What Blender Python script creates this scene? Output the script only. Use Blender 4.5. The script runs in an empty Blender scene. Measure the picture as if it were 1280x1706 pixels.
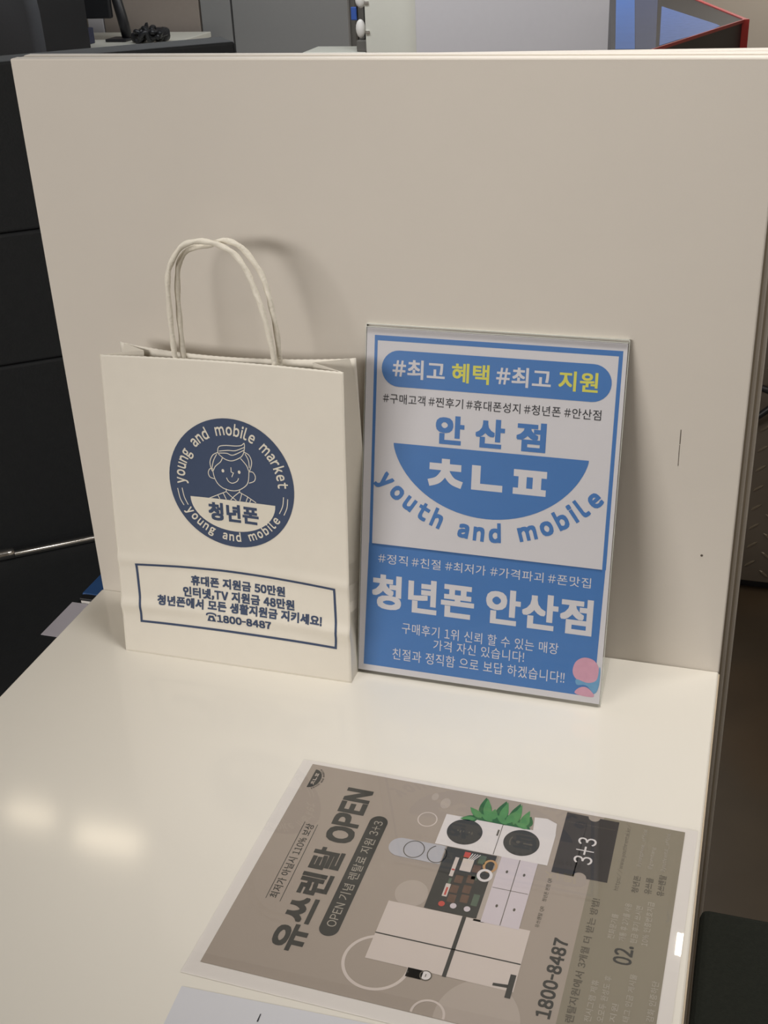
import bpy, bmesh, math, random
from mathutils import Vector, Matrix
random.seed(7)
SC = bpy.context.scene
COL = SC.collection
T = 0.74                      # height of the desk top above the floor

# ------------------------------------------------------------------ camera
cam = bpy.data.cameras.new('camera')
cam.sensor_fit = 'VERTICAL'; cam.sensor_height = 36.0; cam.lens = 42.4706
cam.clip_start = 0.02
cam_o = bpy.data.objects.new('camera', cam); COL.objects.link(cam_o)
_r = Vector((0.9554, 0.2924, -0.0413)).normalized()
_f = Vector((-0.2771, 0.8393, -0.4678)).normalized()
_u = _r.cross(_f).normalized(); _f = _u.cross(_r).normalized()
cam_o.matrix_world = Matrix(((_r.x, _u.x, -_f.x, -0.0018), (_r.y, _u.y, -_f.y, -0.9237),
                             (_r.z, _u.z, -_f.z, 0.6401 + T), (0, 0, 0, 1)))
SC.camera = cam_o

# ------------------------------------------------------------------ world, lights, exposure
SC.view_settings.view_transform = 'Standard'
SC.view_settings.look = 'None'
SC.view_settings.exposure = -0.06
SC.view_settings.gamma = 1.0
SC.view_settings.use_curve_mapping = False
W = bpy.data.worlds.new('world'); SC.world = W; W.use_nodes = True
W.node_tree.nodes['Background'].inputs[0].default_value = (0.9, 0.93, 1.0, 1)
W.node_tree.nodes['Background'].inputs[1].default_value = 0.05
try:
    SC.cycles.use_denoising = True
    SC.cycles.transparent_max_bounces = 48
except Exception:
    pass

def area(name, loc, sx, sy, power, col, target=None):
    L = bpy.data.lights.new(name, 'AREA'); L.shape = 'RECTANGLE'; L.size = sx; L.size_y = sy
    L.energy = power; L.color = col
    o = bpy.data.objects.new(name, L); COL.objects.link(o); o.location = (loc[0], loc[1], loc[2] + T)
    if target:
        d = Vector(target) - Vector(loc); o.rotation_euler = d.to_track_quat('-Z', 'Y').to_euler()
    return o
WARM = (1.0, 0.965, 0.925); COOL = (0.92, 0.96, 1.0)
area('key_ceiling_light', (-2.3, -3.8, 1.36), 3.4, 0.8, 134, WARM, (-0.3, -0.1, 0.1))
area('overhead_ceiling_light', (0.30, -0.25, 1.72), 0.8, 0.5, 8, WARM)
area('aisle_fill_light', (0.95, 0.50, 1.72), 0.4, 0.4, 6, WARM)  # added fill for the floor and tread plate, no known fixture
area('rear_ceiling_light', (-1.7, 3.1, 1.72), 2.4, 0.4, 46, COOL)
area('back_wall_fill_light', (0.3, 4.6, 1.72), 1.2, 0.4, 44, WARM)  # added fill to brighten the far wall, source not seen
sl = bpy.data.lights.new('desk_fill_spot', 'SPOT'); sl.energy = 47; sl.color = WARM; sl.spot_size = math.radians(42); sl.spot_blend = 1.0; sl.shadow_soft_size = 0.12  # added spot, no known fixture; brightens the back of the desk
so = bpy.data.objects.new('desk_fill_spot', sl); COL.objects.link(so); so.location = (-0.02, -0.16, 1.68 + T)
so.rotation_euler = (Vector((-0.12, -0.06, 0.0)) - Vector((-0.02, -0.16, 1.68))).to_track_quat('-Z', 'Y').to_euler()

# ------------------------------------------------------------------ helpers
def lin(c):
    c = c / 255.0
    return c / 12.92 if c <= 0.04045 else ((c + 0.055) / 1.055) ** 2.4

MATS = {}
def mat(name, rgb, rough=0.5, spec=0.5, metal=0.0, var=0.04, scale=40.0, bump=0.0, bscale=200.0, coat=0.0, emit=0.0, stretch=None):
    """rgb: 0-255 reflectance colour; a little procedural variation on every surface"""
    if name in MATS: return MATS[name]
    m = bpy.data.materials.new(name); m.use_nodes = True; MATS[name] = m
    nt = m.node_tree; n = nt.nodes; b = n['Principled BSDF']
    c = [lin(v) for v in rgb]
    tc = n.new('ShaderNodeTexCoord'); nz = n.new('ShaderNodeTexNoise')
    nz.inputs['Scale'].default_value = scale; nz.inputs['Detail'].default_value = 3
    if stretch:
        mp = n.new('ShaderNodeMapping'); mp.inputs['Scale'].default_value = stretch
        nt.links.new(tc.outputs['Object'], mp.inputs[0]); nt.links.new(mp.outputs[0], nz.inputs['Vector'])
    else:
        nt.links.new(tc.outputs['Object'], nz.inputs['Vector'])
    mx = n.new('ShaderNodeMix'); mx.data_type = 'RGBA'
    mx.inputs[6].default_value = (*[max(0, v * (1 - var)) for v in c], 1)
    mx.inputs[7].default_value = (*[min(1, v * (1 + var)) for v in c], 1)
    nt.links.new(nz.outputs['Fac'], mx.inputs[0]); nt.links.new(mx.outputs[2], b.inputs['Base Color'])
    b.inputs['Roughness'].default_value = rough
    b.inputs['Specular IOR Level'].default_value = spec
    b.inputs['Metallic'].default_value = metal
    b.inputs['Coat Weight'].default_value = coat
    b.inputs['Coat Roughness'].default_value = 0.08
    if emit:
        b.inputs['Emission Color'].default_value = (*c, 1); b.inputs['Emission Strength'].default_value = emit
    if bump:
        n2 = n.new('ShaderNodeTexNoise'); n2.inputs['Scale'].default_value = bscale; n2.inputs['Detail'].default_value = 4
        nt.links.new(tc.outputs['Object'], n2.inputs['Vector'])
        bp = n.new('ShaderNodeBump'); bp.inputs['Strength'].default_value = bump; bp.inputs['Distance'].default_value = 0.002
        nt.links.new(n2.outputs['Fac'], bp.inputs['Height']); nt.links.new(bp.outputs[0], b.inputs['Normal'])
    return m

def clear_mat(name, tint, gloss, rough):
    """thin clear plastic sheet: mostly see-through with a fresnel gloss"""
    m = bpy.data.materials.new(name); m.use_nodes = True; nt = m.node_tree; n = nt.nodes; n.clear()
    out = n.new('ShaderNodeOutputMaterial'); tr = n.new('ShaderNodeBsdfTransparent'); gl = n.new('ShaderNodeBsdfGlossy')
    fr = n.new('ShaderNodeFresnel'); mx = n.new('ShaderNodeMixShader'); mu = n.new('ShaderNodeMath')
    nz = n.new('ShaderNodeTexNoise'); nz.inputs['Scale'].default_value = 8
    mr = n.new('ShaderNodeMapRange'); mr.inputs['To Min'].default_value = rough * 0.8; mr.inputs['To Max'].default_value = rough * 1.2
    nt.links.new(nz.outputs['Fac'], mr.inputs['Value']); nt.links.new(mr.outputs[0], gl.inputs['Roughness'])
    tr.inputs[0].default_value = (*tint, 1); fr.inputs['IOR'].default_value = 1.45
    mu.operation = 'MULTIPLY'; mu.inputs[1].default_value = gloss
    ge = n.new('ShaderNodeNewGeometry'); iv = n.new('ShaderNodeMath'); iv.operation = 'SUBTRACT'; iv.inputs[0].default_value = 1.0
    m2 = n.new('ShaderNodeMath'); m2.operation = 'MULTIPLY'          # gloss on the outer faces only, as a thin sheet
    nt.links.new(ge.outputs['Backfacing'], iv.inputs[1]); nt.links.new(iv.outputs[0], m2.inputs[1])
    nt.links.new(fr.outputs[0], mu.inputs[0]); nt.links.new(mu.outputs[0], m2.inputs[0]); nt.links.new(m2.outputs[0], mx.inputs[0])
    nt.links.new(tr.outputs[0], mx.inputs[1]); nt.links.new(gl.outputs[0], mx.inputs[2]); nt.links.new(mx.outputs[0], out.inputs[0])
    return m

def worldpos(o):
    v = Vector((0, 0, 0))
    while o is not None:
        v = v + o.location; o = o.parent
    return v

def obj(name, geo, m, parent=None, smooth=False, label=None):
    """geo = (verts in desk coordinates, faces); links ONE mesh object"""
    vs, fs = geo
    off = Vector((0, 0, T)) - (worldpos(parent) if parent else Vector((0, 0, 0)))
    me = bpy.data.meshes.new(name)
    me.from_pydata([tuple(Vector(v) + off) for v in vs], [], [tuple(f) for f in fs])
    me.update()
    me.materials.append(m)
    if smooth:
        for p in me.polygons: p.use_smooth = True
    o = bpy.data.objects.new(name, me); COL.objects.link(o)
    if parent: o.parent = parent
    if label: o['label'] = label
    return o

def thing(name, label, cat, loc, group=None):
    o = bpy.data.objects.new(name, None); COL.objects.link(o); o.empty_display_size = 0.05
    o.location = (loc[0], loc[1], loc[2] + T); o['label'] = label; o['category'] = cat
    if group: o['group'] = group
    return o

def tag(o, label, cat, group=None):
    o['label'] = label; o['category'] = cat
    if group: o['group'] = group
    return o

def struct(o):
    o['kind'] = 'structure'; o['label'] = o.name.replace('_', ' ') + ' of the shop'; return o

def join(*gs):
    V, F = [], []
    for vs, fs in gs:
        b = len(V); V += list(vs); F += [tuple(i + b for i in f) for f in fs]
    return V, F

def box(x0, x1, y0, y1, z0, z1):
    v = [(x0, y0, z0), (x1, y0, z0), (x1, y1, z0), (x0, y1, z0), (x0, y0, z1), (x1, y0, z1), (x1, y1, z1), (x0, y1, z1)]
    return v, [(3, 2, 1, 0), (4, 5, 6, 7), (0, 1, 5, 4), (1, 2, 6, 5), (2, 3, 7, 6), (3, 0, 4, 7)]

def xf(geo, M):
    return [tuple(M @ Vector(v)) for v in geo[0]], geo[1]

def bevel(o, w, seg=2):
    md = o.modifiers.new('bevel', 'BEVEL'); md.width = w; md.segments = seg; md.limit_method = 'ANGLE'
    return o

def tube(pts, r, n=10, caps=True, rf=None):
    pts = [Vector(p) for p in pts]; V, F = [], []
    up = Vector((0, 0, 1)); prev = None
    for i, p in enumerate(pts):
        d = (pts[min(i + 1, len(pts) - 1)] - pts[max(i - 1, 0)]).normalized()
        a = prev if prev is not None else (up.cross(d) if abs(d.dot(up)) < 0.95 else Vector((1, 0, 0)).cross(d))
        a = (a - d * a.dot(d)).normalized(); b = d.cross(a); prev = a
        for k in range(n):
            t = 2 * math.pi * k / n
            rr = r * (rf(i, t) if rf else 1)
            V.append(tuple(p + a * math.cos(t) * rr + b * math.sin(t) * rr))
    for i in range(len(pts) - 1):
        for k in range(n):
            F.append((i * n + k, i * n + (k + 1) % n, (i + 1) * n + (k + 1) % n, (i + 1) * n + k))
    if caps:
        F.append(tuple(range(n - 1, -1, -1))); F.append(tuple(range((len(pts) - 1) * n, len(pts) * n)))
    return V, F

def smooth_path(pts, sub=6, closed=False):
    P = [Vector(p) for p in pts]; n = len(P); out = []
    rng = range(n if closed else n - 1)
    for i in rng:
        p0 = P[(i - 1) % n] if (closed or i > 0) else P[i]
        p1 = P[i]; p2 = P[(i + 1) % n]; p3 = P[(i + 2) % n] if (closed or i + 2 < n) else p2
        for s in range(sub):
            t = s / sub
            out.append(0.5 * ((2 * p1) + (p2 - p0) * t + (2 * p0 - 5 * p1 + 4 * p2 - p3) * t * t + (3 * p1 - p0 - 3 * p2 + p3) * t ** 3))
    if not closed: out.append(P[-1])
    return out

# ---------------- 2D print geometry (millimetres on a sheet)
def lift(g, k): return [(v[0], v[1], k) for v in g[0]], g[1]
def rect2(x0, x1, y0, y1, step=None):
    if not step: return [(x0, y0), (x1, y0), (x1, y1), (x0, y1)], [(0, 1, 2, 3)]
    nx = max(1, int(abs(x1 - x0) / step)); ny = max(1, int(abs(y1 - y0) / step)); V, F = [], []
    for j in range(ny + 1):
        for i in range(nx + 1): V.append((x0 + (x1 - x0) * i / nx, y0 + (y1 - y0) * j / ny))
    for j in range(ny):
        for i in range(nx):
            a = j * (nx + 1) + i; F.append((a, a + 1, a + nx + 2, a + nx + 1))
    return V, F
def quad2(*p): return list(p), [tuple(range(len(p)))]
def disc2(cx, cy, rx, ry=None, n=48, rings=1, rot=0.0):
    ry = ry or rx; V = [(cx, cy)]; F = []
    for j in range(1, rings + 1):
        for k in range(n):
            t = 2 * math.pi * k / n; x = rx * j / rings * math.cos(t); y = ry * j / rings * math.sin(t)
            V.append((cx + x * math.cos(rot) - y * math.sin(rot), cy + x * math.sin(rot) + y * math.cos(rot)))
    for k in range(n): F.append((0, 1 + k, 1 + (k + 1) % n))
    for j in range(1, rings):
        for k in range(n):
            a = 1 + (j - 1) * n; F.append((a + k, a + n + k, a + n + (k + 1) % n, a + (k + 1) % n))
    return V, F
def ribbon2(pts, w, closed=False, sub=0, step=None):
    P = [Vector((p[0], p[1], 0)) for p in pts]
    if sub: P = smooth_path(P, sub, closed)
    if step:
        Q = []; m = len(P)
        for i in range(m if closed else m - 1):
            a, b = P[i], P[(i + 1) % m]; k = max(1, int((b - a).length / step))
            Q += [a.lerp(b, j / k) for j in range(k)]
        if not closed: Q.append(P[-1])
        P = Q
    n = len(P); V, F = [], []
    for i in range(n):
        a = P[(i - 1) % n] if (closed or i > 0) else P[i]; c = P[(i + 1) % n] if (closed or i < n - 1) else P[i]
        d1 = (P[i] - a); d2 = (c - P[i])
        d1 = d1.normalized() if d1.length > 1e-9 else d2.normalized(); d2 = d2.normalized() if d2.length > 1e-9 else d1
        n1 = Vector((-d1.y, d1.x, 0)); n2 = Vector((-d2.y, d2.x, 0)); m_ = n1 + n2
        m_ = m_.normalized() if m_.length > 1e-6 else n1
        k = w / 2 / max(0.5, m_.dot(n1))
        V += [tuple((P[i] + m_ * k).to_2d()), tuple((P[i] - m_ * k).to_2d())]
    for i in range(n if closed else n - 1):
        j = (i + 1) % n; F.append((2 * i, 2 * i + 1, 2 * j + 1, 2 * j))
    return V, F
def ring2(cx, cy, rx, ry, w, n=56, a0=0.0, a1=360.0):
    full = abs(a1 - a0) >= 359.9
    pts = [(cx + rx * math.cos(math.radians(a0 + (a1 - a0) * i / n)), cy + ry * math.sin(math.radians(a0 + (a1 - a0) * i / n))) for i in range(n if full else n + 1)]
    return ribbon2(pts, w, full)
def pill2(x0, x1, y0, y1, n=14):
    r = (y1 - y0) / 2; cy = (y0 + y1) / 2; P = []
    for k in range(n + 1):
        t = -math.pi / 2 + math.pi * k / n; P.append((x1 - r + r * math.cos(t), cy + r * math.sin(t)))
    for k in range(n + 1):
        t = math.pi / 2 + math.pi * k / n; P.append((x0 + r + r * math.cos(t), cy + r * math.sin(t)))
    return P, [tuple(range(len(P)))]

GL = {}
def glyph(s, off=0.0, res=3):
    """outline lettering, filled; returned as 2D verts and faces at unit size"""
    k = (s, off, res)
    if k in GL: return GL[k]
    cu = bpy.data.curves.new('lettering', 'FONT'); cu.body = s; cu.offset = off; cu.resolution_u = res
    o = bpy.data.objects.new('lettering', cu); COL.objects.link(o)
    dg = bpy.context.evaluated_depsgraph_get()
    me = bpy.data.meshes.new_from_object(o.evaluated_get(dg))
    g = ([(v.co.x, v.co.y) for v in me.vertices], [tuple(p.vertices) for p in me.polygons])
    bpy.data.objects.remove(o); bpy.data.curves.remove(cu); bpy.data.meshes.remove(me)
    GL[k] = g; return g
HALF = {'-': .42, '+': .75, '@': .8, '%': .85, '#': .9}
def compose(s, res=3):
    """one line of lettering; Latin letters and figures take the full-width gothic forms, closed up"""
    k = (s, 'line', res)
    if k in GL: return GL[k]
    parts, pos = [], 0.0
    for ch in s:
        if ch == ' ': pos += .30; continue
        o = ord(ch)
        if 0x21 <= o <= 0x7e:
            g = glyph(chr(o + 0xFEE0), 0.0, res); a, b, c, d = bb(g); w = HALF.get(ch, .92)
            parts.append(([((x - a) * w + pos + .05, y) for x, y in g[0]], g[1])); pos += (b - a) * w + .11
        else:
            g = glyph(ch, 0.0, res); a, b, c, d = bb(g)
            ref = bb(glyph('한', 0.0, res)); adv = ref[1] + max(ref[0], 0.0)
            parts.append(([(x + pos, y) for x, y in g[0]], g[1])); pos += adv + .01
    GL[k] = join(*parts); return GL[k]
def bb(g):
    xs = [v[0] for v in g[0]]; ys = [v[1] for v in g[0]]
    return min(xs), max(xs), min(ys), max(ys)
def bold(g, r):
    """heavier lettering: overlapping copies of the outline shifted all round, each a hair above the last"""
    sh = [(r, 0), (r, r), (0, r), (-r, r), (-r, 0), (-r, -r), (0, -r), (r, -r), (0, 0)]
    return join(*[([(v[0] + a, v[1] + b, i) for v in g[0]], g[1]) for i, (a, b) in enumerate(sh)])
def text2(s, x0, x1, y0, y1, off=0.0, res=3, rot90=False, y1b=None):
    """fit lettering into the box; y1b shifts the right-hand end up for a slightly sloping line"""
    g = bold(compose(s, res), off) if off >= .004 else compose(s, res)
    a, b, c, d = bb(g)
    sl = (y1b or 0.0)
    return [(x0 + (v[0] - a) / (b - a) * (x1 - x0), y0 + (v[1] - c) / (d - c) * (y1 - y0) + sl * (v[0] - a) / (b - a)) + tuple(v[2:]) for v in g[0]], g[1]
def arc_text(s, cx, cy, R, a0, a1, xh, off, outward=True, squeeze=1.0, space=0.45):
    """letters set round a circle, one after another from angle a0 to a1 (degrees)"""
    G = lambda ch: bold(glyph(chr(ord(ch) + 0xFEE0)), off) if off >= .004 else glyph(chr(ord(ch) + 0xFEE0))
    g = bb(G('x')); sc = xh / (g[3] - g[2])
    items = []; tot = 0.0
    for ch in s:
        if ch == ' ': w = space * sc * squeeze
        else:
            b = bb(G(ch)); w = (b[1] - b[0]) * sc * squeeze
        items.append((ch, w)); tot += w
    span = math.radians(abs(a1 - a0)) * R; gap = (span - tot) / (len(s) - 1)
    sg_ = 1 if a1 > a0 else -1; pos = 0.0; out = []
    for ch, w in items:
        if ch != ' ':
            gl = G(ch); b = bb(gl); mid = (b[0] + b[1]) / 2
            th = math.radians(a0) + sg_ * (pos + w / 2) / R
            rx = Vector((math.cos(th), math.sin(th)))
            up = rx if outward else -rx; ri = Vector((up.y, -up.x))
            base = Vector((cx, cy)) + rx * R
            out.append(([tuple(base + ri * (v[0] - mid) * sc * squeeze + up * v[1] * sc) + tuple(v[2:]) for v in gl[0]], gl[1]))
        pos += w + gap
    return join(*out)

def printer(mapping):
    def put(name, geo2, m, parent, layer=1, label=None):
        return obj(name, ([mapping(v[0], v[1], layer + (.09 * v[2] if len(v) > 2 else 0)) for v in geo2[0]], geo2[1]), m, parent, label=label)
    return put

# ------------------------------------------------------------------ materials
M_wall = mat('wall_paint', (196, 186, 172), 0.8, 0.2, var=0.03, scale=3)
M_ceil = mat('ceiling_paint', (150, 146, 140), 0.9, 0.1, var=0.03, scale=3)
M_board = mat('white_laminate_board', (220, 213, 203), 0.55, 0.35, var=0.02, scale=14, bump=0.03, bscale=700)
M_groove = mat('tan_groove_shade', (178, 166, 148), 0.6, 0.3, var=0.06, scale=30)
M_edge = mat('pale_board_edge', (214, 200, 176), 0.5, 0.35, var=0.06, scale=30, stretch=(1, 40, 1))
M_desk = mat('white_gloss_laminate', (228, 223, 212), 0.10, 0.5, var=0.015, scale=6)
M_deskedge = mat('desk_edge_band', (196, 180, 156), 0.45, 0.4, var=0.05, scale=20)
M_bag = mat('white_kraft_paper', (231, 225, 213), 0.75, 0.25, var=0.025, scale=60, bump=0.04, bscale=220)
M_cord = mat('white_twisted_paper_cord', (232, 226, 212), 0.7, 0.25, var=0.06, scale=120, bump=0.3, bscale=500)
M_navy = mat('navy_bag_ink', (64, 78, 106), 0.6, 0.3, var=0.05, scale=150)
M_bagwhite = mat('bag_paper_showing_through_ink', (228, 222, 208), 0.7, 0.25, var=0.02)
M_paper = mat('bright_white_print_paper', (210, 207, 212), 0.55, 0.35, var=0.015, scale=20)
M_blue = mat('blue_print_ink', (68, 118, 182), 0.45, 0.4, var=0.05, scale=30)
M_yellow = mat('yellow_print_ink', (212, 208, 96), 0.5, 0.3, var=0.03)
M_dkink = mat('charcoal_print_ink', (52, 52, 58), 0.5, 0.3, var=0.05)
M_pinkstain = mat('pink_bled_ink', (206, 156, 176), 0.6, 0.3, var=0.12, scale=150)
M_cyanstain = mat('cyan_bled_ink', (110, 158, 196), 0.6, 0.3, var=0.12, scale=150)
M_fly = mat('taupe_flyer_print', (164, 152, 139), 0.5, 0.3, var=0.03, scale=10)
M_flyolive = mat('olive_grey_flyer_print', (138, 130, 112), 0.5, 0.3, var=0.03, scale=10)
M_flydark = mat('dark_flyer_ink', (66, 65, 60), 0.5, 0.3, var=0.05)
M_flymid = mat('muted_flyer_ink', (98, 92, 80), 0.5, 0.3, var=0.05)
M_flylight = mat('pale_flyer_ink', (172, 164, 150), 0.5, 0.3, var=0.03)
M_flycream = mat('cream_flyer_ink', (206, 194, 184), 0.5, 0.3, var=0.02)
M_flybeige = mat('beige_flyer_ink', (178, 166, 154), 0.5, 0.3, var=0.02)
M_flywhite = mat('white_flyer_ink', (218, 212, 208), 0.5, 0.3, var=0.02)
M_flylav = mat('lavender_grey_flyer_ink', (204, 194, 196), 0.5, 0.3, var=0.02)
M_flygrey = mat('cool_grey_flyer_ink', (180, 178, 180), 0.5, 0.3, var=0.02)
M_leaf = mat('leaf_green_ink', (86, 140, 84), 0.5, 0.3, var=0.25, scale=160)
M_leaf2 = mat('dark_leaf_green_ink', (52, 100, 58), 0.5, 0.3, var=0.25, scale=160)
M_red = mat('red_flyer_ink', (190, 84, 72), 0.5, 0.3)
M_brown = mat('brown_flyer_ink', (104, 82, 68), 0.5, 0.3, var=0.3, scale=200)
M_tan = mat('tan_flyer_ink', (190, 150, 104), 0.5, 0.3)
M_ticket = mat('ticket_black_ink', (62, 58, 55), 0.5, 0.3, var=0.04)
M_film = clear_mat('laminating_film', (0.985, 0.985, 0.99), 1.0, 0.008)
M_acryl = clear_mat('clear_acrylic', (0.985, 0.988, 0.985), 0.8, 0.03)
M_acryledge = mat('acrylic_cut_edge', (196, 198, 190), 0.25, 0.6, var=0.05)
M_bluepaper = mat('pale_blue_white_paper', (206, 206, 210), 0.5, 0.4, var=0.015)
M_black = mat('black_leatherette', (34, 36, 38), 0.7, 0.4, var=0.15, scale=60, bump=0.2, bscale=300)
M_blackfab = mat('black_woven_fabric', (38, 40, 34), 0.9, 0.2, var=0.25, scale=300, bump=0.4, bscale=900)
M_blackpl = mat('black_plastic', (38, 38, 40), 0.4, 0.45, var=0.08)
M_chrome = mat('chrome_tube', (235, 232, 226), 0.22, 0.5, metal=1.0, var=0.02)
M_steel = mat('dark_tread_steel', (112, 102, 90), 0.55, 0.5, metal=0.3, var=0.15, scale=12)
M_steelw = mat('worn_tread_steel', (150, 138, 120), 0.4, 0.5, metal=0.6, var=0.15, scale=30)
M_grey = mat('grey_cabinet_paint', (146, 145, 143), 0.5, 0.4, var=0.02)
M_greyd = mat('dark_grey_cabinet_paint', (104, 101, 96), 0.6, 0.3, var=0.03)
M_white = mat('white_cabinet_paint', (214, 212, 200), 0.5, 0.4, var=0.02)
M_lilac = mat('cool_white_cabinet_paint', (206, 202, 204), 0.5, 0.4, var=0.02)
M_taupe = mat('dim_wall_taupe', (158, 146, 136), 0.6, 0.3, var=0.04)
M_redp = mat('red_painted_trim', (190, 66, 62), 0.4, 0.4, var=0.05)
M_glossblk = mat('black_gloss_glass', (24, 25, 28), 0.35, 0.15, var=0.05)
M_inlay = mat('blue_glow_inlay', (48, 84, 142), 0.5, 0.25, var=0.12, scale=14, emit=0.32)
M_inlay2 = mat('navy_glow_inlay', (44, 52, 78), 0.5, 0.25, var=0.1, scale=14, emit=0.16)
M_inlay3 = mat('pale_blue_glow_inlay', (66, 92, 146), 0.5, 0.25, var=0.3, scale=60, emit=0.22)
M_bluepl = mat('blue_plastic', (52, 88, 166), 0.4, 0.4)
M_whitepl = mat('white_plastic', (232, 228, 222), 0.4, 0.4)
M_bluefold = mat('blue_folder_card', (52, 88, 140), 0.5, 0.4)
M_sheetw = mat('plain_white_paper', (205, 200, 208), 0.6, 0.3)
M_lamp = mat('lamp_housing_white', (225, 225, 220), 0.5, 0.4)
M_lampglow = mat('lamp_diffuser_lit', (255, 238, 210), 0.5, 0.2, emit=11.0)
M_spotglow = mat('spot_diffuser_lit', (255, 244, 224), 0.5, 0.2, emit=40.0)
M_scuff = mat('dark_scuff', (92, 84, 76), 0.7, 0.2, var=0.3, scale=400)

# floor: dark concrete with random orange-brown patches
mf = bpy.data.materials.new('mottled_concrete_floor'); mf.use_nodes = True
_n = mf.node_tree.nodes; _l = mf.node_tree.links; _b = _n['Principled BSDF']
_tc = _n.new('ShaderNodeTexCoord'); _z1 = _n.new('ShaderNodeTexNoise'); _z1.inputs['Scale'].default_value = 2.2; _z1.inputs['Detail'].default_value = 8
_z2 = _n.new('ShaderNodeTexNoise'); _z2.inputs['Scale'].default_value = 0.9; _z2.inputs['Detail'].default_value = 3
_r1 = _n.new('ShaderNodeValToRGB'); _r2 = _n.new('ShaderNodeMix'); _r2.data_type = 'RGBA'
_r1.color_ramp.elements[0].position = 0.3; _r1.color_ramp.elements[0].color = (lin(66), lin(57), lin(46), 1)
_r1.color_ramp.elements[1].position = 0.75; _r1.color_ramp.elements[1].color = (lin(98), lin(85), lin(68), 1)
_r2.inputs[7].default_value = (lin(122), lin(88), lin(48), 1)
_mr = _n.new('ShaderNodeMapRange'); _mr.inputs['From Min'].default_value = 0.5; _mr.inputs['From Max'].default_value = 0.7; _mr.inputs['To Max'].default_value = 0.7
for z in (_z1, _z2): _l.new(_tc.outputs['Object'], z.inputs['Vector'])
_l.new(_z1.outputs['Fac'], _r1.inputs[0]); _l.new(_z2.outputs['Fac'], _mr.inputs['Value'])
_l.new(_mr.outputs[0], _r2.inputs[0]); _l.new(_r1.outputs[0], _r2.inputs[6]); _l.new(_r2.outputs[2], _b.inputs['Base Color'])
_b.inputs['Roughness'].default_value = 0.45

# ------------------------------------------------------------------ room shell
RX0, RX1, RY0, RY1, RZ = -5.2, 2.8, -4.2, 5.9, 1.78
struct(obj('floor', box(RX0 - .1, RX1 + .1, RY0 - .1, RY1 + .1, -T - .1, -T), mf))
struct(obj('ceiling', box(RX0 - .1, RX1 + .1, RY0 - .1, RY1 + .1, RZ, RZ + .1), M_ceil))
struct(obj('wall_back', box(RX0 - .1, RX1 + .1, RY1, RY1 + .1, -T, RZ), M_wall))
struct(obj('wall_front', box(RX0 - .1, RX1 + .1, RY0 - .1, RY0, -T, RZ), M_wall))
struct(obj('wall_left', box(RX0 - .1, RX0, RY0, RY1, -T, RZ), M_wall))
struct(obj('wall_right', box(RX1, RX1 + .1, RY0, RY1, -T, RZ), M_wall))

# ceiling lamps whose reflections show on the desk and on the film
def strip_lamp(x0, x1, y0, y1, label, glow=None):
    t = thing('ceiling_strip_lamp', label, 'lamp', ((x0 + x1) / 2, (y0 + y1) / 2, RZ), 'ceiling lamps beyond the divider')
    obj('housing', box(x0 - .02, x1 + .02, y0 - .02, y1 + .02, RZ - .035, RZ), M_lamp, t)
    obj('diffuser', box(x0, x1, y0, y1, RZ - .04, RZ - .0352), glow or M_lampglow, t)
    return t
strip_lamp(-1.95, -1.80, 1.30, 1.355, 'short lit ceiling lamp beyond the white divider, farther left of the strip pair')
strip_lamp(-1.70, -1.50, 1.26, 1.325, 'lit ceiling strip lamp beyond the white divider, second from the left')
strip_lamp(0.212, 0.254, 1.285, 1.355, 'tiny lit ceiling lamp beyond the right end of the divider', M_spotglow)

# ------------------------------------------------------------------ divider boards
div = thing('desk_divider', 'tall white divider of layered boards standing upright behind the bag and sign', 'divider', (-.308, .03, -T))
fb = bevel(obj('front_board', box(-.6155, 0.0, 0.0, .0110, -T, .516), M_board, div, label='front white board of the divider, facing the desk'), .0014)
bevel(obj('middle_board', box(-.6150, .0045, .0195, .0305, -T, .516), M_board, div, label='second white board behind the front board'), .0014)
g = box(-.60, .0095, .0395, .0510, -T, .516)
gv = [list(v) for v in g[0]]
for v in gv:
    if v[2] > 0 and v[0] < -.3: v[2] = .510
bevel(obj('rear_board', (gv, g[1]), M_board, div, label='third white board at the back of the divider'), .0014)
for x0, x1, y0, y1, z1 in ((-.6135, .0015, .0111, .0194, .5154), (-.598, .0065, .0306, .0394, .5105)):
    obj('groove_shade', box(x0, x1, y0, y1, -T, z1), M_groove, div, label='tan strip painted as the shaded groove between two boards')  # flush darker strip, paints the shade of the groove between boards
obj('scuff', box(-.0502, -.0496, -.0003, 0, .2178, .2306), M_scuff, fb, label='thin dark scratch on the white board')
obj('scuff', box(-.0502, -.0498, -.0003, 0, .1982, .2170), M_scuff, fb, label='thin dark scratch on the white board')
obj('speck', tube([(-.0245, -.0003, .1161), (-.0245, .0001, .1161)], .0011, 8), M_scuff, fb, label='dark speck on the white board')

# ------------------------------------------------------------------ desk
desk = thing('desk', 'glossy white desk the paper bag, sign and flyer rest on', 'desk', (-.308, -.36, -T))
bevel(obj('desktop', box(-.616, -.0004, -.74, -.0004, -.024, 0), M_desk, desk), .0015)
for x0, x1 in ((-.0004, .0006), (-.6166, -.616)): obj('edge_band', box(x0, x1, -.739, -.002, -.0225, -.0015), M_deskedge, desk, label='tan edge strip along the side of the desktop')
for sx in (-.57, -.09):
    for sy in (-.69, -.07):
        bevel(obj('leg', box(sx, sx + .04, sy, sy + .04, -T, -.024), M_white, desk), .002)

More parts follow.
